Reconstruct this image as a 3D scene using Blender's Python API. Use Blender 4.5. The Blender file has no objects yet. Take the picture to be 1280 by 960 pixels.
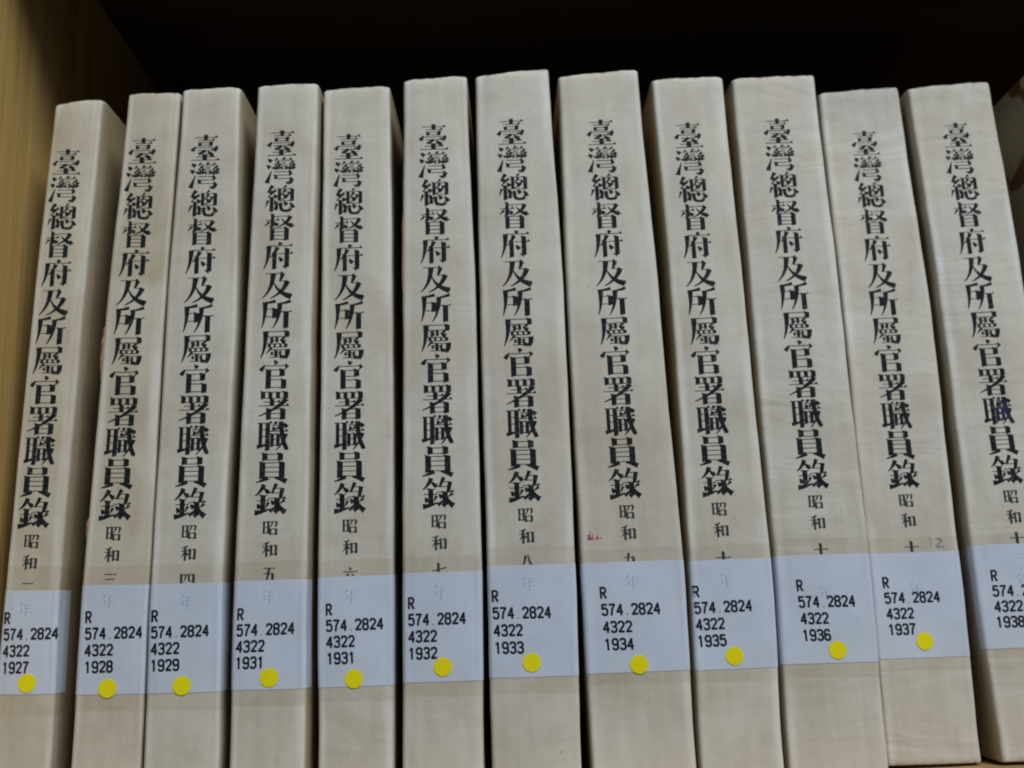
import bpy, math, random
from mathutils import Matrix, Vector
random.seed(7)
sc = bpy.context.scene
C = sc.collection
MM = 0.001

# ------------------------------------------------------------------ camera
def cam_axes(yaw, pitch, roll):
    cy, sy, cp, sp = math.cos(yaw), math.sin(yaw), math.cos(pitch), math.sin(pitch)
    f = Vector((sy*cp, cy*cp, sp)); r = Vector((cy, -sy, 0)); u = r.cross(f)
    c, s = math.cos(roll), math.sin(roll)
    return c*r + s*u, -s*r + c*u, f
cd = bpy.data.cameras.new('camera'); cam = bpy.data.objects.new('camera', cd); C.objects.link(cam)
r_, u_, f_ = cam_axes(0.010157, 0.214722, -0.045903)
M = Matrix((( r_.x, u_.x, -f_.x, 0.189651), (r_.y, u_.y, -f_.y, -0.371309), (r_.z, u_.z, -f_.z, 0.059598), (0, 0, 0, 1)))
cam.matrix_world = M
cd.sensor_width = 36.0; cd.lens = 36.0*1300/1280; cd.clip_start = 0.01; cd.clip_end = 20
cd.dof.use_dof = True; cd.dof.focus_distance = 0.358; cd.dof.aperture_fstop = 9.0
sc.camera = cam
# ------------------------------------------------------------------ world and lamps
w = bpy.data.worlds.new('World'); sc.world = w; w.use_nodes = True
w.node_tree.nodes['Background'].inputs[0].default_value = (0.80, 0.90, 1.0, 1)
w.node_tree.nodes['Background'].inputs[1].default_value = 0.018
def area(name, loc, target, size, power, col):
    l = bpy.data.lights.new(name, 'AREA'); l.shape = 'RECTANGLE'; l.size, l.size_y = size; l.energy = power; l.color = col
    o = bpy.data.objects.new(name, l); C.objects.link(o); o.location = loc
    o.rotation_euler = (Vector(target) - Vector(loc)).to_track_quat('-Z', 'Y').to_euler()
    return o
area('key_light', (0.98, -1.25, 1.80), (0.2, 0, 0.13), (0.7, 0.7), 51, (0.90, 0.95, 1.0))  # soft key from upper right front, its source out of frame
area('fill_light', (0.40, -1.8, 1.50), (0.2, 0, 0.1), (0.8, 0.5), 5, (0.93, 0.97, 1.0))  # weak fill lamp added out of frame, stands for no particular fitting
sc.view_settings.view_transform = 'Standard'; sc.view_settings.look = 'None'
sc.view_settings.exposure = 0.0; sc.view_settings.gamma = 1.0
sc.cycles.pixel_filter_type = 'BLACKMAN_HARRIS'; sc.cycles.filter_width = 2.0

# ------------------------------------------------------------------ materials
class NT:
    def __init__(s, name):
        s.m = bpy.data.materials.new(name); s.m.use_nodes = True; s.t = s.m.node_tree
        s.b = s.t.nodes['Principled BSDF']; s.out = s.t.nodes['Material Output']
    def n(s, kind, **kw):
        nd = s.t.nodes.new(kind)
        for k, v in kw.items():
            if hasattr(nd, k): setattr(nd, k, v)
            else: nd.inputs[k.replace('_', ' ')].default_value = v
        return nd
    def l(s, a, b): s.t.links.new(a, b)
    def coords(s, scale=(1, 1, 1), rnd=True):
        tc = s.n('ShaderNodeTexCoord'); mp = s.n('ShaderNodeMapping'); mp.inputs['Scale'].default_value = scale
        s.l(tc.outputs['Object'], mp.inputs['Vector'])
        if rnd:
            oi = s.n('ShaderNodeAttribute', attribute_type='OBJECT', attribute_name='seed')
            s.l(oi.outputs['Vector'], mp.inputs['Location'])
        return mp.outputs[0]
    def noise(s, vec, scale, detail=4, rough=0.6, dist=0.0):
        nz = s.n('ShaderNodeTexNoise'); nz.inputs['Scale'].default_value = scale; nz.inputs['Detail'].default_value = detail
        nz.inputs['Roughness'].default_value = rough; nz.inputs['Distortion'].default_value = dist
        s.l(vec, nz.inputs['Vector']); return nz.outputs['Fac']
    def ramp(s, fac, stops):
        r = s.n('ShaderNodeValToRGB'); e = r.color_ramp.elements
        while len(e) < len(stops): e.new(0.5)
        for i, (p, c) in enumerate(stops):
            e[i].position = p; e[i].color = (*c, 1) if len(c) == 3 else c
        s.l(fac, r.inputs[0]); return r.outputs[0]
    def mix(s, fac, a, b, mode='MIX'):
        m = s.n('ShaderNodeMix', data_type='RGBA', blend_type=mode)
        for v, i in ((fac, 0), (a, 6), (b, 7)):
            if hasattr(v, 'links'): s.l(v, m.inputs[i])
            else: m.inputs[i].default_value = v if i == 0 else (*v, 1)
        return m.outputs[2]
    def math(s, op, a, b=0.0, clamp=False):
        m = s.n('ShaderNodeMath', operation=op, use_clamp=clamp)
        for i, v in enumerate((a, b)):
            if hasattr(v, 'links'): s.l(v, m.inputs[i])
            else: m.inputs[i].default_value = v
        return m.outputs[0]
    def bump(s, h, strength, dist):
        b = s.n('ShaderNodeBump'); b.inputs['Strength'].default_value = strength; b.inputs['Distance'].default_value = dist
        s.l(h, b.inputs['Height']); s.l(b.outputs[0], s.b.inputs['Normal']); return b

def mat_cover(name, base, stain, wrinkle):
    k = NT(name); v = k.coords()
    big = k.noise(v, 22, 4, .6, .6); mid = k.noise(v, 95, 4, .65)
    vs = k.coords((1, 1, .12)); streak = k.noise(vs, 240, 3, .6)
    col = k.mix(k.ramp(big, [(.40, (0, 0, 0)), (.72, (1, 1, 1))]), base, stain)
    col = k.mix(k.math('MULTIPLY', k.ramp(mid, [(.52, (0, 0, 0)), (.75, (1, 1, 1))]), .35), col, tuple(c*.82 for c in stain))
    col = k.mix(.07, col, k.ramp(streak, [(.35, (.20, .19, .17)), (.65, (.80, .79, .76))]))
    # worn, handled corners: pale rubbed ridge, dark nicks at head and tail; side covers yellow-brown, with gap shade painted in
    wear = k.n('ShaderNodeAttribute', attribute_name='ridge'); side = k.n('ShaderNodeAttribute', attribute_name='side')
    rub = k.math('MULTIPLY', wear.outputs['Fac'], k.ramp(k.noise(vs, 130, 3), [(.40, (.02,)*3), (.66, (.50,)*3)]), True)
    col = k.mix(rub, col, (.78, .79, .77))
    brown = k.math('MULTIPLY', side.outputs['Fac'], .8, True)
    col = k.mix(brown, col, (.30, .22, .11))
    end = k.n('ShaderNodeAttribute', attribute_name='end')
    nick = k.math('MULTIPLY', end.outputs['Fac'], k.ramp(k.noise(v, 420, 3), [(.50, (0, 0, 0)), (.66, (.75,)*3)]), True)
    col = k.mix(nick, col, (.16, .12, .09))
    spk = k.ramp(k.noise(v, 900, 2, .4), [(.735, (0, 0, 0)), (.78, (.6,)*3)])
    col = k.mix(spk, col, (.20, .17, .13))
    k.l(col, k.b.inputs['Base Color']); k.b.inputs['Roughness'].default_value = .62
    k.b.inputs['Specular IOR Level'].default_value = .3
    vw = k.coords((.8, 1, 2.4)); wr = k.noise(vw, 19, 3, .5, 1.2)
    h = k.math('ADD', k.math('MULTIPLY', wr, wrinkle), k.math('MULTIPLY', k.noise(v, 1500, 2), .035))
    h = k.math('ADD', h, k.math('MULTIPLY', k.noise(v, 160, 3), .12))
    k.bump(h, .55, .0012)
    return k.m
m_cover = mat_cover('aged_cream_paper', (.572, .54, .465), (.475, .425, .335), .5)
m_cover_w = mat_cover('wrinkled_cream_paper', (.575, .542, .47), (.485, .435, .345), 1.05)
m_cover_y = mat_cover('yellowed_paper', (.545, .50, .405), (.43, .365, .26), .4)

def simple(name, col, rough=.6, var=.12, scale=300, spec=.3, alpha=1.0, bump=0):
    k = NT(name); v = k.coords(); n = k.noise(v, scale, 3)
    c = k.mix(k.ramp(n, [(.35, (0,)*3), (.68, (1,)*3)]), tuple(x*(1+var) for x in col), tuple(x*(1-var) for x in col))
    k.l(c, k.b.inputs['Base Color']); k.b.inputs['Roughness'].default_value = rough; k.b.inputs['Specular IOR Level'].default_value = spec
    k.b.inputs['Alpha'].default_value = alpha
    if bump: k.bump(n, bump, .0004)
    return k.m
m_label = simple('white_label_paper', (.58, .65, .79), .42, .035, 90, .4, bump=.15)
m_call = simple('printed_black', (.012, .013, .022), .6, .3, 900, .15)
m_ghost = simple('show_through_print', (.27, .40, .70), .5, .1, 200, alpha=.24)
m_dot = simple('yellow_sticker', (.78, .70, .008), .7, .03, 700, .1)
m_pages = simple('page_edges', (.55, .49, .36), .8, .15, 900)
m_torn = simple('torn_brown_paper', (.30, .165, .085), .8, .35, 500)
m_pink = simple('pink_ink_stain', (.42, .06, .17), .6, .3, 900, alpha=.6)
m_pencil = simple('pencil_mark', (.22, .22, .24), .6, .2, 900, alpha=.55)
m_pen = simple('blue_pen_mark', (.20, .27, .48), .6, .2, 900, alpha=.38)
m_bluei = simple('blue_pen_ink', (.02, .03, .10), .6, .2, 900, alpha=.7)

def ink():
    k = NT('letterpress_ink'); v = k.coords(); n = k.noise(v, 1100, 3, .7)
    c = k.ramp(n, [(.36, (.007, .009, .012)), (.60, (.014, .017, .020)), (.74, (.14, .135, .12))])
    k.l(c, k.b.inputs['Base Color']); k.b.inputs['Roughness'].default_value = .7; k.b.inputs['Specular IOR Level'].default_value = .12
    return k.m
m_ink = ink()
def ink_soft():
    k = NT('letterpress_ink_thin'); v = k.coords(); n = k.noise(v, 700, 3, .7)
    c = k.ramp(n, [(.36, (.012, .014, .017)), (.62, (.03, .032, .033)), (.76, (.26, .25, .22))])
    k.l(c, k.b.inputs['Base Color']); k.b.inputs['Roughness'].default_value = .6
    return k.m
m_ink2 = ink_soft()

def tape():
    k = NT('clear_tape'); v = k.coords()
    tr = k.n('ShaderNodeBsdfTransparent'); tr.inputs[0].default_value = (.978, .968, .945, 1)
    gl = k.n('ShaderNodeBsdfGlossy'); gl.inputs['Roughness'].default_value = .28; gl.inputs[0].default_value = (.9, .95, 1, 1)
    mx = k.n('ShaderNodeMixShader'); mx.inputs[0].default_value = .035
    k.l(tr.outputs[0], mx.inputs[1]); k.l(gl.outputs[0], mx.inputs[2]); k.l(mx.outputs[0], k.out.inputs[0])
    b = k.n('ShaderNodeBump'); b.inputs['Strength'].default_value = .3; b.inputs['Distance'].default_value = .0005
    k.l(k.noise(k.coords((1, 1, 3)), 120, 3), b.inputs['Height']); k.l(b.outputs[0], gl.inputs['Normal'])
    return k.m
m_tape = tape()

def wood(name, c1, c2, c3, axis='z', rough=.42):
    k = NT(name)
    sc1 = {'z': (1, 1, .035), 'x': (.035, 1, 1)}[axis]
    v = k.coords(sc1, False); g = k.noise(v, 55, 5, .65, .8); v2 = k.coords({'z': (1, 1, .02), 'x': (.02, 1, 1)}[axis], False); f = k.noise(v2, 420, 3, .6)
    col = k.ramp(g, [(.32, c1), (.52, c2), (.70, c3)])
    col = k.mix(k.ramp(f, [(.50, (0,)*3), (.70, (.5,)*3)]), col, tuple(x*.55 for x in c1))
    k.l(col, k.b.inputs['Base Color']); k.b.inputs['Roughness'].default_value = rough
    k.bump(f, .15, .0004)
    return k.m
m_oak = wood('light_oak', (.38, .23, .07), (.49, .325, .11), (.56, .40, .16))
m_oak_x = wood('oak_shelf', (.26, .15, .06), (.40, .25, .10), (.48, .32, .14), 'x')
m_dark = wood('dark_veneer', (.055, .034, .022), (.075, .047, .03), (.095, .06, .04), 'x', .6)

# ------------------------------------------------------------------ object helpers
def mesh(name, verts, faces, mat, parent=None, smooth=False, attrs=None, kind=None):
    me = bpy.data.meshes.new(name); me.from_pydata(verts, [], faces); me.materials.append(mat)
    if smooth: me.polygons.foreach_set('use_smooth', [True]*len(faces))
    for an, vals in (attrs or {}).items():
        a = me.attributes.new(an, 'FLOAT', 'POINT'); a.data.foreach_set('value', vals)
    me.update()
    o = bpy.data.objects.new(name, me); C.objects.link(o)
    if parent: o.parent = parent; 
    if parent is not None and 'seed' in parent: o['seed'] = parent['seed']
    if kind: o['kind'] = kind
    return o
def boxm(name, x0, x1, y0, y1, z0, z1, mat, parent=None, bevel=.0):
    v = [(x, y, z) for z in (z0, z1) for y in (y0, y1) for x in (x0, x1)]
    f = [(0, 2, 3, 1), (4, 5, 7, 6), (0, 1, 5, 4), (2, 6, 7, 3), (0, 4, 6, 2), (1, 3, 7, 5)]
    o = mesh(name, v, f, mat, parent)
    if bevel:
        b = o.modifiers.new('bevel', 'BEVEL'); b.width = bevel; b.segments = 2
    return o

# ------------------------------------------------------------------ bookcase
case = bpy.data.objects.new('bookcase', None); C.objects.link(case)
case['label'] = 'oak and dark wood bookcase compartment holding the row of cream volumes'; case['category'] = 'bookcase'
boxm('side_panel', -.017, .005, -.055, .300, -.022, .40, m_oak, case, .0008)
boxm('side_panel', .560, .580, -.055, .300, -.022, .40, m_oak, case, .0008)
boxm('shelf_board', .0052, .5598, -.035, .2895, -.021, -.0012, m_oak_x, case, .0008)
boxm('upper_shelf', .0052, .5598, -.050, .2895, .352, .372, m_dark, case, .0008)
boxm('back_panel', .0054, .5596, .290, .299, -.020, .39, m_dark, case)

# ------------------------------------------------------------------ lettering: every stroke is drawn on a 100 x 100 square, y down
LW = 2.0
HT = [1.0]                                            # weight of the thin strokes
def bez(p, n=9):
    if len(p) == 2: return [p[0], p[1]]
    out = []
    if len(p) == 3:
        for i in range(n):
            t = i/(n-1); a, b, c = (1-t)**2, 2*t*(1-t), t*t
            out.append((a*p[0][0]+b*p[1][0]+c*p[2][0], a*p[0][1]+b*p[1][1]+c*p[2][1]))
        return out
    return list(p)
def ribbon(pts, w0, w1, wm=None):
    """a tapering brush stroke as an outline polygon strip"""
    n = len(pts); L = []; R = []
    for i, (x, y) in enumerate(pts):
        a = pts[max(i-1, 0)]; b = pts[min(i+1, n-1)]
        dx, dy = b[0]-a[0], b[1]-a[1]; l = math.hypot(dx, dy) or 1
        t = i/(n-1); wd = w0+(w1-w0)*t
        if wm is not None: wd += wm*4*t*(1-t)
        nx, ny = -dy/l*wd/2, dx/l*wd/2
        L.append((x+nx, y+ny)); R.append((x-nx, y-ny))
    return [[L[i], L[i+1], R[i+1], R[i]] for i in range(n-1)]
def strokes(spec, bold=1.0):
    polys = []
    for s in spec.split(';'):
        a = s.split()
        if not a: continue
        c = a[0]; q = [float(x) for x in a[1:]]
        if c == 'h':                                   # thin horizontal with its triangular foot
            x1, y, x2 = q[:3]; th = 2.3*HT[0]
            polys.append([(x1, y-th/2), (x2, y-th/2), (x2, y+th/2), (x1, y+th/2)])
            k = 1.0 if x2-x1 > 45 else .6
            polys.append([(x2-11*k, y), (x2-3*k, y-8*k), (x2+3*k, y+1.5)])
        elif c == 'b':                                 # bare thin horizontal
            x1, y, x2 = q[:3]; polys.append([(x1, y-1.1*HT[0]), (x2, y-1.1*HT[0]), (x2, y+1.1*HT[0]), (x1, y+1.1*HT[0])])
        elif c == 'v':
            x, y1, y2 = q[:3]; wd = (q[3] if len(q) > 3 else 10)*bold
            polys.append([(x-wd*.5, y1-1), (x+wd*.5, y1+2), (x+wd*.5, y2-1.5), (x-wd*.5, y2+1.5)])
            if wd > 6: polys.append([(x-wd*.5-3, y1-3), (x+wd*.35, y1+1), (x-wd*.5, y1+3)])
        elif c == 'p':                                 # falling left: thick to thin
            polys += ribbon(bez([(q[0], q[1]), (q[2], q[3]), (q[4], q[5])]), 10*bold, 1.5, 1.5)
        elif c == 'q':                                 # lighter falling stroke
            polys += ribbon(bez([(q[0], q[1]), (q[2], q[3])]), 7*bold, 2)
        elif c == 'n':                                 # falling right: thin to thick
            polys += ribbon(bez([(q[0], q[1]), (q[2], q[3]), (q[4]-6, q[5]-4)]), 2, 12*bold)
            polys.append([(q[4]-10, q[5]-9), (q[4]+3, q[5]-3), (q[4]-9, q[5]+2)])
        elif c == 'd':                                 # dot: pointed head, full tail
            polys += ribbon([(q[0], q[1]), ((q[0]+q[2])/2, (q[1]+q[3])/2), (q[2], q[3])], 4, 10*bold, 3)
        elif c == 'e':                                 # rising stroke / hook: thick to point
            polys += ribbon([(q[0], q[1]), (q[2], q[3])], 8*bold, 1)
        elif c == 'x':                                 # free heavy curve x0 y0 cx cy x1 y1 w0 w1
            polys += ribbon(bez([(q[0], q[1]), (q[2], q[3]), (q[4], q[5])], 11), q[6]*bold, q[7]*bold)
        elif c == 'k':                                 # square-cornered box: x0 y0 x1 y1 w
            x0, y0, x1, y1, wd = q; wd *= bold
            polys.append([(x0-wd/2, y0), (x0+wd/2, y0), (x0+wd/2, y1+2), (x0-wd/2, y1+3)])
            polys.append([(x1-wd/2, y0-2), (x1+wd*.7, y0-4), (x1+wd/2, y1+2), (x1-wd/2, y1+3)])
            polys.append([(x0, y0), (x1, y0), (x1, y0+2.2), (x0, y0+2.2)])
            polys.append([(x0, y1-1.4), (x1, y1-1.4), (x1, y1+.8), (x0, y1+.8)])
        elif c == 'l':                                 # even-width line for call numbers and pen marks
            pts = [(q[i], q[i+1]) for i in range(1, len(q), 2)]
            for i in range(len(pts)-1):
                (xa, ya), (xb, yb) = pts[i], pts[i+1]; l = math.hypot(xb-xa, yb-ya) or 1
                ex, ey = (xb-xa)/l*q[0]*.45, (yb-ya)/l*q[0]*.45
                polys += ribbon([(xa-ex, ya-ey), (xb+ex, yb+ey)], q[0]*LW, q[0]*LW)
    return polys
G = {
'tai': 'h 10 10 90;x 50 0 50 10 50 22 10 9;h 22 21 80;k 30 29 68 41 8;d 15 45 4 62;h 12 49 92;d 94 48 80 62;h 22 60 78;x 50 60 40 68 26 74 8 5;b 28 75 66;d 58 64 76 79;h 18 85 82;v 49 76 97 11;h 2 97 98',
'wan': 'd 4 4 17 15;d 0 28 13 39;x 3 97 8 80 18 50 12 2;q 36 2 27 13;q 44 12 27 27;b 26 28 44;d 40 22 47 31;v 35 30 45 5;d 28 34 24 43;d 41 34 46 42;q 84 2 75 13;q 93 12 76 27;b 75 28 93;d 89 22 97 31;v 84 30 45 5;d 77 34 73 43;d 90 34 96 42;d 56 0 62 6;h 48 10 72;b 51 18 69;b 51 25 69;k 53 32 67 43 4;h 28 54 84;v 83 54 66 8;b 32 67 84;v 33 66 79 8;h 30 80 88;x 88 80 88 92 78 98 10 8;e 78 98 66 92',
'zong': 'p 24 0 16 14 6 24;q 36 16 8 44;d 8 24 24 26;b 8 44 36;d 28 34 39 46;v 22 44 98 9;q 10 56 1 82;d 32 56 40 74;q 70 0 60 10;v 48 11 58 8;v 91 11 58 9;b 48 12 91;b 48 57 91;q 68 14 54 36;b 62 24 82;x 82 24 76 40 55 54 7 2;d 60 32 74 46;d 42 68 36 92;x 53 64 52 92 62 94 9 7;x 62 94 76 97 86 92 6 7;e 86 94 84 80;d 64 60 74 74;d 85 64 97 84',
'du': 'h 26 11 48;v 26 0 24 8;h 2 24 48;v 26 24 50 9;e 26 50 16 44;q 15 30 1 46;d 33 32 44 44;h 52 9 86;x 86 9 80 34 44 50 11 2;n 56 16 72 42 100 48;v 26 53 99 10;v 75 53 99 11;h 26 54 75;b 26 67 75;b 26 81 75;b 26 95 75',
'fu': 'd 50 0 58 10;h 16 13 96;x 17 13 18 66 1 98 12 2;x 46 18 40 38 22 56 11 2;v 37 38 99 10;h 46 42 98;v 79 22 92 11;e 79 94 64 86;d 52 54 63 70',
'ji': 'h 10 8 68;x 36 8 34 68 1 97 13 2;x 68 8 64 26 58 36 11 4;h 56 36 84;x 84 36 72 78 28 98 13 2;x 38 40 54 82 98 92 2 14;d 88 86 98 94',
'suo': 'x 46 1 24 9 2 7 8 3;x 11 8 13 62 1 96 12 2;b 12 30 44;v 44 28 62 12;b 14 58 44;x 96 1 78 10 60 10 8 3;x 60 9 61 66 38 98 12 2;h 62 40 99;v 82 40 99 12',
'shu': 'b 16 4 88;v 87 2 24 11;b 18 22 88;x 16 3 18 64 1 98 13 2;v 54 24 43 7;e 32 44 48 34;d 30 28 42 33;q 80 25 64 34;d 66 35 82 43;v 29 47 60 7;v 84 47 60 8;b 29 48 84;b 29 60 84;v 47 48 60 5;v 66 48 60 5;q 36 62 20 82;b 30 69 90;x 90 67 92 90 82 98 12 9;e 82 98 68 92;k 38 76 66 85 5;v 52 69 95 7;b 30 95 68;d 64 86 74 97',
'guan': 'd 46 0 56 12;d 16 17 2 36;h 14 19 90;e 92 18 80 34;v 29 32 99 12;b 29 34 74;v 74 31 56 12;b 29 55 74;b 29 68 80;v 80 67 99 12;b 29 95 80',
'shu3': 'v 14 3 28 10;v 88 3 28 11;b 14 5 88;b 14 26 88;v 38 5 26 9;v 63 5 26 9;h 16 39 70;v 44 28 52 10;h 2 52 98;x 90 28 66 62 1 88 12 2;v 34 62 100 11;v 80 62 100 12;b 34 64 80;b 34 79 80;b 34 96 80',
'zhi': 'h 0 5 46;v 11 6 80 8;v 34 6 99 10;b 12 28 34;b 12 51 34;x 0 86 20 84 44 72 9 2;d 56 0 61 8;h 46 13 74;d 51 18 56 30;e 70 18 62 30;h 42 33 98;v 49 42 86 8;v 68 42 84 8;b 50 43 68;b 50 61 68;b 50 81 68;x 77 0 78 62 98 96 11 9;e 96 97 99 80;x 94 42 86 74 62 99 9 2;d 86 6 96 20',
'yuan': 'v 26 1 26 12;v 76 1 26 12;b 26 5 76;b 26 24 76;v 19 31 87 13;v 82 31 86 13;b 19 34 82;b 19 49 82;b 19 65 82;b 19 82 82;x 38 84 22 94 0 99 10 2;x 60 84 80 88 98 98 4 12',
'lu': 'x 28 0 18 26 0 38 11 2;n 26 6 34 22 50 30;b 12 37 40;h 4 54 46;v 26 36 90 11;d 8 64 16 80;e 44 60 35 80;x 0 94 20 94 48 82 12 3;x 68 -2 62 12 54 30 9 5;b 60 13 86;x 88 12 86 28 82 46 10 8;b 56 29 86;h 44 47 99;v 72 46 92 12;e 73 95 58 86;d 52 54 63 66;x 48 90 58 84 70 70 9 2;e 96 52 80 66;x 74 60 84 84 99 94 4 13',
'zhao': 'v 6 6 88 10;v 36 6 88 11;b 6 10 36;b 6 46 36;b 6 82 36;h 44 9 92;x 64 9 62 34 42 50 10 2;x 92 9 92 34 84 42 11 7;v 50 54 97 10;v 90 54 97 11;b 50 57 90;b 50 90 90',
'he': 'x 44 2 24 14 2 14 8 3;h 0 34 52;v 27 12 99 11;x 24 38 16 60 0 78 9 2;d 32 44 48 62;v 60 22 92 11;v 92 22 92 12;b 60 26 92;b 60 82 92',
'y2': 'h 14 22 86;h 2 84 98', 'y3': 'h 10 14 90;h 18 46 80;h 2 88 98',
'y4': 'v 8 10 96 11;v 92 10 96 12;b 8 14 92;b 8 86 92;x 38 14 38 46 22 62 9 2;v 60 14 54 9;b 60 56 80',
'y5': 'h 10 9 90;x 50 9 44 50 34 90 12 8;h 14 44 76;v 74 42 90 12;h 0 92 100', 'y6': 'd 44 2 56 18;h 2 32 98;x 38 44 26 76 2 98 11 2;x 60 44 80 64 96 98 4 13',
'y7': 'x 2 54 40 46 98 32 4 5;v 42 2 88 12;b 42 90 90;e 90 92 92 66', 'y8': 'x 38 10 30 66 2 98 13 2;x 54 6 62 70 98 96 5 15',
'y9': 'h 6 30 72;x 40 2 38 70 2 98 12 2;v 72 30 88 12;b 72 92 96;e 94 92 96 68', 'y10': 'h 0 40 100;v 50 0 86 14',
'nian': 'p 30 2 20 26 4 34;h 22 20 90;h 26 46 84;v 28 46 70;h 2 70 98;v 58 20 99', 'one': 'h 2 50 98',
}
TITLE = ['tai', 'wan', 'zong', 'du', 'fu', 'ji', 'suo', 'shu', 'guan', 'shu3', 'zhi', 'yuan', 'lu']
# call-number characters on a 50 x 100 cell
W9 = 9.5
N = {
'0': 'l 9 14 8 36 8 46 22 46 78 36 92 14 92 4 78 4 22 14 8', '1': 'l 9 12 22 26 8 26 94', '2': 'l 9 4 24 12 9 36 9 46 22 46 38 6 90 47 90',
'3': 'l 9 5 20 14 8 36 8 46 20 46 36 36 47 20 47;l 9 36 47 46 60 46 80 36 92 14 92 4 80', '4': 'l 9 36 94 36 8 3 68 48 68',
'5': 'l 9 44 8 8 8 6 44 20 38 36 38 46 52 46 78 36 92 14 92 4 80', '6': 'l 9 44 20 36 8 14 8 4 22 4 78 14 92 36 92 46 78 46 58 36 46 14 46 5 56',
'7': 'l 9 4 8 46 8 24 50 18 94', '8': 'l 9 14 8 36 8 45 20 45 36 36 47 14 47 5 36 5 20 14 8;l 9 14 48 4 62 4 80 14 92 36 92 46 80 46 62 36 48',
'9': 'l 9 45 44 36 54 14 54 4 42 4 22 14 8 36 8 46 22 46 78 36 92 14 92 5 80', 'R': 'l 9 6 95 6 8 34 8 45 20 45 40 34 52 8 52;l 9 24 52 46 95', '.': 'l 6 23 92 25 92',
}

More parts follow.
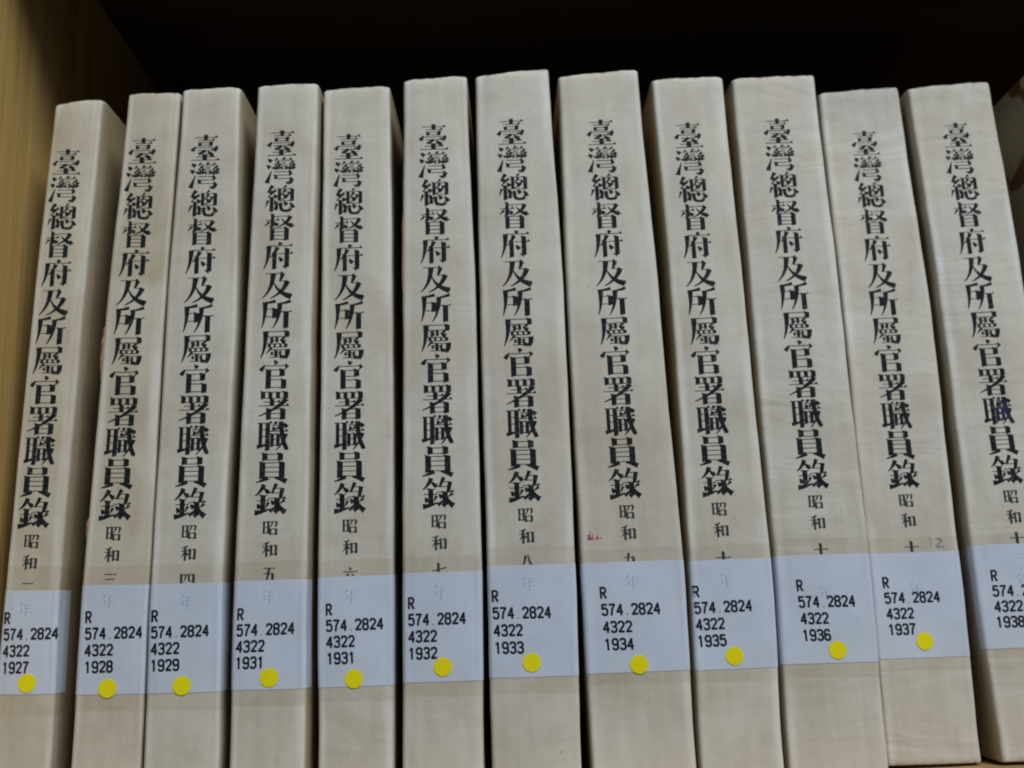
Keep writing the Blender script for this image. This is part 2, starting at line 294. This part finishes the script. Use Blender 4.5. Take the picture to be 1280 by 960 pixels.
# ------------------------------------------------------------------ books
BOOKS = [
dict(X0=9.84,w=19.28,lean=2.142,yo=0.87,H=261.48,L=[(0.99,260.36),(-0.4,170.09),(-0.58,79.67)],R=[(19.48,262.6),(18.57,169.95),(18.57,79.52),(20.5,15.48)],t=[(8.18,241.2),(7.47,96.4)],lab=[74.64,39.57],call=[(1.0,57.5),(19.57,57.9),(1.61,46.31),(10.64,43.24)],tape=82.95),
dict(X0=39.16,w=22.15,lean=2.176,yo=-3.67,H=261.33,L=[(1.66,261.05),(-0.4,167.53),(-1.05,78.21),(-0.2,14.96)],R=[(21.65,261.59),(21.27,167.38),(22.31,78.05),(23.36,14.79)],t=[(9.1,242.37),(8.63,97.52)],lab=[75.12,38.56],call=[(1.72,56.57),(21.17,57.1),(2.42,45.43),(10.7,40.52)],tape=81.42),
dict(X0=64.13,w=24.48,lean=1.467,yo=-5.36,H=261.21,L=[(1.36,260.74),(-0.47,165.98),(-0.84,77.05),(-0.05,14.07)],R=[(23.41,261.66),(25.17,165.49),(24.08,76.58),(25.27,13.58)],t=[(11.39,241.64),(11.8,96.66)],lab=[74.36,37.95],call=[(0.68,55.9),(20.25,56.32),(1.11,44.94),(12.0,40.28)],tape=80.92),
dict(X0=93.15,w=24.23,lean=1.567,yo=-6.53,H=260.98,L=[(1.0,260.49),(-0.14,167.36),(-0.87,75.71),(0.01,12.93)],R=[(23.94,261.44),(23.73,166.95),(24.24,75.27),(24.99,12.49)],t=[(11.04,241.77),(11.14,96.68)],lab=[74.14,37.8],call=[(1.02,55.28),(20.55,55.82),(1.04,44.49),(12.63,41.67)],tape=80.4),
dict(X0=121.76,w=26.25,lean=0.778,yo=-1.56,H=260.76,L=[(0.2,260.3),(0.01,167.55),(-0.38,74.61),(0.17,10.95)],R=[(25.95,261.19),(26.55,166.72),(26.47,73.77),(26.02,10.14)],t=[(10.17,241.21),(10.77,96.31)],lab=[74.19,37.01],call=[(2.91,55.44),(22.55,55.72),(3.26,44.46),(12.53,39.53)],tape=79.72),
dict(X0=151.61,w=26.35,lean=1.008,yo=-6.78,H=260.83,L=[(0.87,260.14),(0.1,164.71),(-0.33,73.09),(-0.63,10.36)],R=[(25.11,261.5),(26.86,163.98),(26.97,72.35),(26.44,9.62)],t=[(12.3,241.24),(12.36,96.15)],lab=[74.08,37.62],call=[(1.69,56.18),(21.25,56.37),(1.78,45.0),(13.33,42.46)],tape=79.54),
dict(X0=181.05,w=29.86,lean=0.682,yo=-7.22,H=261.54,L=[(0.53,260.31),(-0.11,166.32),(-0.13,71.77),(-0.28,9.1)],R=[(28.84,262.75),(30.72,165.31),(30.44,70.76),(29.41,8.12)],t=[(13.72,241.93),(13.73,96.92)],lab=[75.07,37.76],call=[(1.57,57.11),(21.32,56.88),(1.94,45.61),(14.23,42.5)],tape=81.35),
dict(X0=215.04,w=33.91,lean=0.045,yo=-4.18,H=261.39,L=[(1.5,260.53),(-0.05,165.76),(-0.62,70.39),(-0.83,7.17)],R=[(32.29,262.23),(33.96,164.26),(35.19,68.82),(34.18,5.63)],t=[(16.42,241.44),(16.46,96.61)],lab=[74.57,37.42],call=[(5.66,56.54),(25.81,56.28),(6.04,44.95),(17.28,39.9)],tape=78.98),
dict(X0=252.34,w=28.21,lean=0.352,yo=1.17,H=260.63,L=[(-0.25,260.46),(0.8,165.58),(0.37,68.84),(-0.93,4.75)],R=[(27.42,260.76),(28.48,164.51),(29.39,67.71),(27.55,3.64)],t=[(12.14,241.3),(12.23,96.59)],lab=[74.1,36.69],call=[(1.06,55.67),(21.0,55.91),(1.39,44.36),(13.57,41.01)],tape=79.13),
dict(X0=282.75,w=33.6,lean=0.563,yo=3.26,H=260.84,L=[(0.25,260.53),(0.08,164.84),(0.39,67.53),(-0.72,3.08)],R=[(32.87,261.12),(33.9,163.66),(34.39,66.34),(33.26,3.18)],t=[(16.03,242.55),(16.7,97.93)],lab=[74.5,37.09],call=[(7.57,56.19),(27.32,55.96),(7.98,44.76),(19.62,41.42)],tape=80.13),
dict(X0=322.16,w=32.3,lean=0.692,yo=16.94,H=260.78,L=[(-1.6,259.85),(-0.9,167.03),(-1.2,66.2),(-1.8,0.75)],R=[(31.19,261.67),(33.52,165.97),(32.71,65.15),(31.76,1.02)],t=[(15.1,242.44),(14.92,98.13)],lab=[74.37,36.66],call=[(3.31,56.04),(23.35,56.04),(3.55,44.86),(16.17,42.42)],tape=79.63),
dict(X0=359.22,w=33.78,lean=-0.109,yo=13.04,H=259.22,L=[(-0.12,258.37),(0.77,164.32),(-0.76,64.5),(0.1,3.04)],R=[(33.23,259.99),(34.34,183.77)],t=[(16.47,242.2),(16.43,97.28)],lab=[75.39,38.55],call=[(5.05,56.81),(25.51,56.56),(4.78,45.81),(16.92,42.44)],tape=79.14),
]
YEARS = ['1927', '1928', '1929', '1931', '1931', '1932', '1933', '1934', '1935', '1936', '1937', '1938']
Y3 = [78.1, 79.4, 78.0, 78.6, 77.4, 77.3, 78.8, 77.7, 76.9, 78.4, 78.4, 79.6]
YCH = ['y2', 'y3', 'y4', 'y5', 'y6', 'y7', 'y8', 'y9', 'y10', 'y10', 'y10', 'y10']
GHOST = [['nian']]*9 + [['one', 'nian'], ['y2', 'nian'], ['y3', 'nian']]
LABELS = [
 'cream volume with call number ending 1927, beside the oak side panel',
 'narrow cream volume numbered 1928 with a torn brown strip on its left edge',
 'cream volume numbered 1929, touching the 1928 volume on its left',
 'cream volume numbered 1931, directly right of the 1929 volume',
 'cream volume numbered 1931, directly left of the 1932 volume',
 'cream volume numbered 1932 with yellow dot close beside the last digit',
 'cream volume numbered 1933, in the middle of the row',
 'wide cream volume numbered 1934 with a small pink stain above its label',
 'cream volume numbered 1935, narrower than both its neighbours',
 'wide cream volume numbered 1936 with two faint pencil strokes above its label',
 'wrinkled cream volume numbered 1937 with faint blue pen figures above its label',
 'cream volume numbered 1938, its label cut off by the right picture edge',
]
def sm(pts):                                           # edge offset as a smooth function of height
    pts = sorted((z, x) for x, z in pts)
    def f(z):
        if z <= pts[0][0]: return pts[0][1]
        if z >= pts[-1][0]: return pts[-1][1]
        for (z0, x0), (z1, x1) in zip(pts, pts[1:]):
            if z0 <= z <= z1:
                t = (z-z0)/(z1-z0); t = t*t*(3-2*t); return x0+(x1-x0)*t
    return f
class Sec:
    """the outside of a bound cover: s runs across the spine in mm (beyond its edges it wraps round the sides)"""
    def __init__(S, b, i):
        S.b = b; S.w = b['w']; S.L = sm(b['L']); S.R = sm(b['R']); S.r = 1.4; S.i = i
        rnd = random.Random(i*13+5); S.ph = [rnd.uniform(0, 6.28) for _ in range(8)]; S.bulge = rnd.uniform(.15, .5)
        S.am = .13 if i < 9 else .2
    def edges(S, z):
        p = S.ph
        l = S.L(z) + S.am*(.5*math.sin(z/17+p[0])+.35*math.sin(z/6.3+p[1])+.15*math.sin(z/2.7+p[4]))
        r = S.R(z) + S.am*(.5*math.sin(z/15+p[2])+.35*math.sin(z/5.7+p[3])+.15*math.sin(z/2.9+p[5]))
        return l, r
    def pt(S, s, z, off=0.0):
        l, r = S.edges(z); rad = S.r; q = math.pi/2*rad; p = S.ph
        if l+rad <= s <= r-rad:
            t = (s-l)/(r-l)
            y = -S.bulge*math.sin(math.pi*t) + .10*math.sin(z/13+s/7+p[6]) + .07*math.sin(z/7.0-s/4+p[7])
            y += S.am*.5*math.exp(-((t-.1)/.05)**2) + S.am*.5*math.exp(-((t-.9)/.05)**2)   # shallow hinge groove
            fade = min(1, (s-l-rad)/2, (r-rad-s)/2); return (s, y*max(fade, 0)-off, z)
        side = -1 if s < l+rad else 1
        e = (l+rad-s) if side < 0 else (s-(r-rad)); cx = l+rad if side < 0 else r-rad
        if e < q:
            a = e/rad; return (cx+side*math.sin(a)*(rad+off), rad-math.cos(a)*(rad+off), z)
        d = e-q
        return (cx+side*(rad+off+.5*(1-math.exp(-d/25))), rad+d, z)
P = lambda t: (t[0]*MM, t[1]*MM, t[2]*MM)
STEP = [1.2]
def draw(sec, polys, fn, off):
    """lay flat print on the curved spine; each stroke a hair above the last"""
    V = []; F = []
    cut = []
    for k, poly in enumerate(polys):                   # long strokes are cut so that they follow the curve
        if len(poly) == 4:
            a, b_, c_, d = poly; e1 = math.dist(a, b_)+math.dist(c_, d); e2 = math.dist(b_, c_)+math.dist(d, a)
            if e2 > e1: a, b_, c_, d = b_, c_, d, a; e1 = e2
            m = max(1, int(e1/2/STEP[0])); lp = lambda p, q, f: (p[0]+(q[0]-p[0])*f, p[1]+(q[1]-p[1])*f)
            for j in range(m): cut.append((k, [lp(a, b_, j/m), lp(a, b_, (j+1)/m), lp(d, c_, (j+1)/m), lp(d, c_, j/m)]))
        else: cut.append((k, poly))
    for k, poly in cut:
        b0 = len(V)
        for (x, y) in poly:
            s, z = fn(x, y); V.append(P(sec.pt(s, z, off+.0004*(k % 60))))
        F.append(tuple(range(b0, b0+len(poly))))
    return V, F
def sheet(sec, s0, s1, zt, zb, off, ns=100, nz=8):
    V = []; F = []
    for j in range(nz+1):
        for i in range(ns+1):
            t = i/ns; s = s0(0)+(s1(0)-s0(0))*t
            z = zb(t)+(zt(t)-zb(t))*j/nz
            V.append(P(sec.pt(s, z, off)))
    for j in range(nz):
        for i in range(ns):
            a = j*(ns+1)+i; F.append((a, a+1, a+ns+2, a+ns+1))
    return V, F
def make_cover(sec, H, depth, mat, root, i):
    hl, hr = (sec.b['L'][0][1], sec.b['R'][0][1]) if i < 12 else (H, H)     # the head is cut a little out of square
    w = sec.w; rad = sec.r; rnd = random.Random(i+99)
    ss = []
    side = [.0, .8, 2, 4, 8, 16, 32, 64, 110, depth]
    base = [('L', d) for d in reversed(side)] + [('cl', a) for a in (.8, .6, .4, .2)] + [('s', k/40) for k in range(41)] + [('cr', a) for a in (.2, .4, .6, .8)] + [('R', d) for d in side]
    V = []; F = []; ridge = []; sd = []; en = []
    zs = [0, .5, 1.2, 2.5] + [5+k*(H-10)/120 for k in range(121)] + [H-2.5, H-1.2, H-.5, H]
    n = len(base); q = math.pi/2*rad
    for z in zs:
        l, r = sec.edges(z)
        for (c, t) in base:
            if c == 'L': s = l+rad-q-t
            elif c == 'cl': s = l+rad-q*t
            elif c == 's': s = l+rad+(r-l-2*rad)*t
            elif c == 'cr': s = r-rad+q*t
            else: s = r-rad+q+t
            x, y, zz = sec.pt(s, z)
            if z > H-3:                                # head corners softened by handling, edge slightly uneven
                tt = (s-l)/(r-l); k = (z-(H-3))/3
                corner = max(0, 1-min(abs(s-l), abs(s-r))/3.5)
                zz -= k*(.45*corner**2 + .10*(1+math.sin(s*.45+i*1.7)) + .06*math.sin(s*1.3+i*2.1) + .08*rnd.random())
                tt = min(1, max(0, tt)); zz += k*((hl-H)*(1-tt)+(hr-H)*tt)
                y += k*k*.5
            if z < 1: y += .3*(1-z)
            V.append(P((x, y, zz)))
            e = s-l if s < (l+r)/2 else r-s
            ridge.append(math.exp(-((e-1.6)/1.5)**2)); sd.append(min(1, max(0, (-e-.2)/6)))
            en.append(math.exp(-min(z, H-z)/.7))
    for j in range(len(zs)-1):
        for a in range(n-1):
            k = j*n+a; F.append((k, k+1, k+n+1, k+n))
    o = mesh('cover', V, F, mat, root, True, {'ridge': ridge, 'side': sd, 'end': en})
    m = o.modifiers.new('board_thickness', 'SOLIDIFY'); m.thickness = .0009; m.offset = -1
    return o
books = []
for i, b in enumerate(BOOKS):
    root = bpy.data.objects.new('book', None); C.objects.link(root)
    root.location = (b['X0']*MM, b['yo']*MM, 0); root.rotation_euler = (0, math.radians(b['lean']), 0)
    root['label'] = LABELS[i]; root['category'] = 'book'; root['group'] = 'cream bound volumes standing in a row on the shelf'
    root['seed'] = [i*1.37+.2, i*.71, i*2.3]
    sec = Sec(b, i); H = b['H']; w_ = b['w']
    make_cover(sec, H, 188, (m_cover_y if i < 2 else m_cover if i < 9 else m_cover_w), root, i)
    boxm('page_block', 1.9*MM, (w_-1.9)*MM, 2.2*MM, 184*MM, .9*MM, (H-3.5)*MM, m_pages, root)
    # title column
    (xt, zt), (xb, zb) = b['t']; n = 13; ch = 10.5; cw = 10.9
    pitch = (zt-zb-ch)/(n-1); slope = (xt-xb)/(zt-zb)
    cx = lambda z: xb+slope*(z-zb)
    polys = []
    for k, g in enumerate(TITLE):
        ztop = zt-k*pitch; xc = cx(ztop-ch/2); jx = random.uniform(-.12, .12)
        for poly in strokes(G[g], 1.48):
            polys.append([(xc+jx+(x-50)/100*cw, ztop-y/100*ch) for x, y in poly])
    V, F = draw(sec, polys, lambda x, y: (x, y), .05)
    mesh('title_lettering', V, F, m_ink, root)
    polys = []; zz = zb-2.1; HT[0] = 2.4
    for k, g in enumerate(['zhao', 'he', YCH[i]] if i < 12 else []):
        for poly in strokes(G[g], 1.5):
            polys.append([(cx(zz-2.6)+.2+(x-50)/100*5.1, zz-y/100*5.2) for x, y in poly])
        zz -= 7.35
        if k == 1: zz = Y3[i]
    V, F = draw(sec, polys, lambda x, y: (x, y), .05)
    mesh('year_lettering', V, F, m_ink2, root); HT[0] = 1.0
    # call label wrapped over the spine, tape over it
    zlt, zlb = b['lab']; (ox, oz), (ex, ez), (px, pz), (dx, dz) = b['call']
    tl = (ez-oz)/(ex-ox)*.5
    l0, r0 = sec.edges(60)
    s0 = l0-(2.6 if i >= 7 else 4.5); s1 = r0+(9 if i < 6 else 5)
    top = lambda t, a=zlt, k=tl: a+k*(t-.5)*w_; bot = lambda t, a=zlb, k=tl: a+k*(t-.5)*w_
    V, F = sheet(sec, lambda t: s0, lambda t: s1, top, bot, .10)
    lab = mesh('call_label', V, F, m_label, root, True)
    # print seen through the thin label
    polys = []; gz = Y3[i]-7.35
    for g in GHOST[i]:
        for poly in strokes(G[g], 1.1):
            q = [(cx(gz-2.6)+.2+(x-50)/100*5.1, gz-y/100*5.2) for x, y in poly]
            if all(zlb < z < zlt for _, z in q): polys.append(q)
        gz -= 7.35
    V, F = draw(sec, polys, lambda x, y: (x, y), .115)
    mesh('show_through_lettering', V, F, m_ghost, lab)
    # call number: basis from its own first and last characters
    ux, uz = (ex-ox)/7.82, (ez-oz)/7.82                    # one character cell
    vx, vz = (px-ox)/2, (pz-oz)/2                          # one line down
    hgt = 4.1/math.hypot(vx, vz)
    polys = []
    for ln, txt in enumerate(('R', '574.2824', '4322', YEARS[i])):
        for k, c in enumerate(txt):
            for poly in strokes(N[c]):
                q = []
                for x, y in poly:
                    u = k+x/100*1.6; v = (ln-1)-(1-y/100)*hgt
                    q.append((ox+ux*u+vx*v, oz+uz*u+vz*v))
                polys.append(q)
    STEP[0] = .3; V, F = draw(sec, polys, lambda x, y: (x, y), .14); STEP[0] = 1.2
    mesh('call_number', V, F, m_call, lab)
    tt = b['tape']-zlt
    V, F = sheet(sec, lambda t: s0-.15, lambda t: s1+1.2, lambda t: top(t)+tt+.25*math.sin(t*3), lambda t: bot(t)-tt*.85+.2*math.sin(t*4+1), .19, 100, 10)
    mesh('clear_tape', V, F, m_tape, root, True)
    # sticker
    R_ = 3.1; V = []; F = []; nseg = 40
    for ring, off, rr in ((0, .26, R_), (1, .215, R_+.03)):
        for a in range(nseg):
            an = 2*math.pi*a/nseg; V.append(P(sec.pt(dx+rr*math.cos(an), dz+rr*math.sin(an), off)))
    V.append(P(sec.pt(dx, dz, .265)))
    for a in range(nseg):
        c2 = (a+1) % nseg; F.append((2*nseg, a, c2)); F.append((a, nseg+a, nseg+c2, c2))
    if i < 11: mesh('dot_sticker', V, F, m_dot, root)
    books.append((root, sec))

def mark(name, i, spec, fn, mat, off=.03):
    V, F = draw(books[i][1], strokes(spec), fn, off); return mesh(name, V, F, mat, books[i][0])
# small marks on single volumes
mark('pink_stain', 7, 'd 8 40 26 78;d 6 50 20 86;d 60 48 62 84;d 2 40 18 70;d 22 20 14 90;d 34 35 30 80;l 9 5 78 38 82;d 60 50 54 85;d 74 66 84 80;l 3 20 0 22 40', lambda x, y: (1.9+x/100*6.2, 85.8-y/100*3.6), m_pink)
mark('pencil_mark', 9, 'x 14 0 -4 50 10 92 3 2;x 84 2 104 46 92 100 3 2', lambda x, y: (25.3+x/100*3.4, 90.3-y/100*6), m_pencil)
mark('pen_figures', 10, 'x 4 4 8 40 6 90 7 6;l 8 46 30 60 18 76 28 76 46 44 88 52 96 74 92 92 98', lambda x, y: (22.0+x/100*5.6, 79.9-y/100*4.2), m_pen)
z0 = BOOKS[11]['t'][0][1]-10*11.17
mark('pen_overwriting', 11, 'x 48 40 50 70 46 96 7 6;l 5 52 42 72 44 70 84 50 86;l 5 52 62 70 62;x 78 20 82 70 98 98 7 6;l 4 60 12 60 34', lambda x, y: (16.45+(x-50)/100*10.9, z0-y/100*10.5), m_bluei, .05)
def sliver(i, zt, zb, wd, y0, seed):
    rnd = random.Random(seed); sec = books[i][1]; V = []; F = []; n = 18
    for k in range(n+1):
        t = k/n; z = zt+(zb-zt)*t; l, _ = sec.edges(z)
        a = wd*(math.sin(math.pi*min(1, t*1.05+.02))**.5)*(.75+.5*rnd.random())
        for (x, y) in ((l+.35, y0-.3), (l-a*.4, y0-.25+.15*rnd.random()), (l-a, y0+.35), (l-a*.5, y0+.8), (l+.3, y0+1.2)): V.append(P((x, y, z)))
    for k in range(n):
        for c in range(5):
            d = (c+1) % 5; F.append((k*5+c, k*5+d, k*5+5+d, k*5+5+c))
    mesh('torn_paper_strip', V, F, m_torn, books[i][0], True)
sliver(1, 168, 148.5, .9, .55, 3)
sliver(1, 98, 91, .7, .7, 5)
sliver(5, 206, 176, .35, .8, 8)

# ------------------------------------------------------------------ the other volume whose side shows at the right
def k_print():
    k = NT('printed_jacket'); v = k.coords(rnd=False); n = k.noise(v, 34, 2, .5, .5)
    col = k.mix(k.ramp(n, [(.56, (0,)*3), (.60, (1,)*3)]), (.60, .56, .47), (.20, .075, .03))
    col = k.mix(k.math('MULTIPLY', k.noise(v, 200, 3), .25), col, (.40, .36, .28))
    k.l(col, k.b.inputs['Base Color']); k.b.inputs['Roughness'].default_value = .45
    return k.m
b = dict(X0=402.3, w=30, lean=.35, yo=-3.5, H=259.4, L=[(0, 260), (0, 0)], R=[(30, 260), (30, 0)])
root = bpy.data.objects.new('book', None); C.objects.link(root)
root.location = (b['X0']*MM, b['yo']*MM, 0); root.rotation_euler = (0, math.radians(b['lean']), 0)
root['label'] = 'volume with a brown patterned pale jacket, its side just showing at the right edge'; root['category'] = 'book'
root['seed'] = [3., 2., 1.]
make_cover(Sec(b, 14), b['H'], 188, k_print(), root, 14)
boxm('page_block', .0019, .0281, .0022, .184, .0009, .2559, m_pages, root)
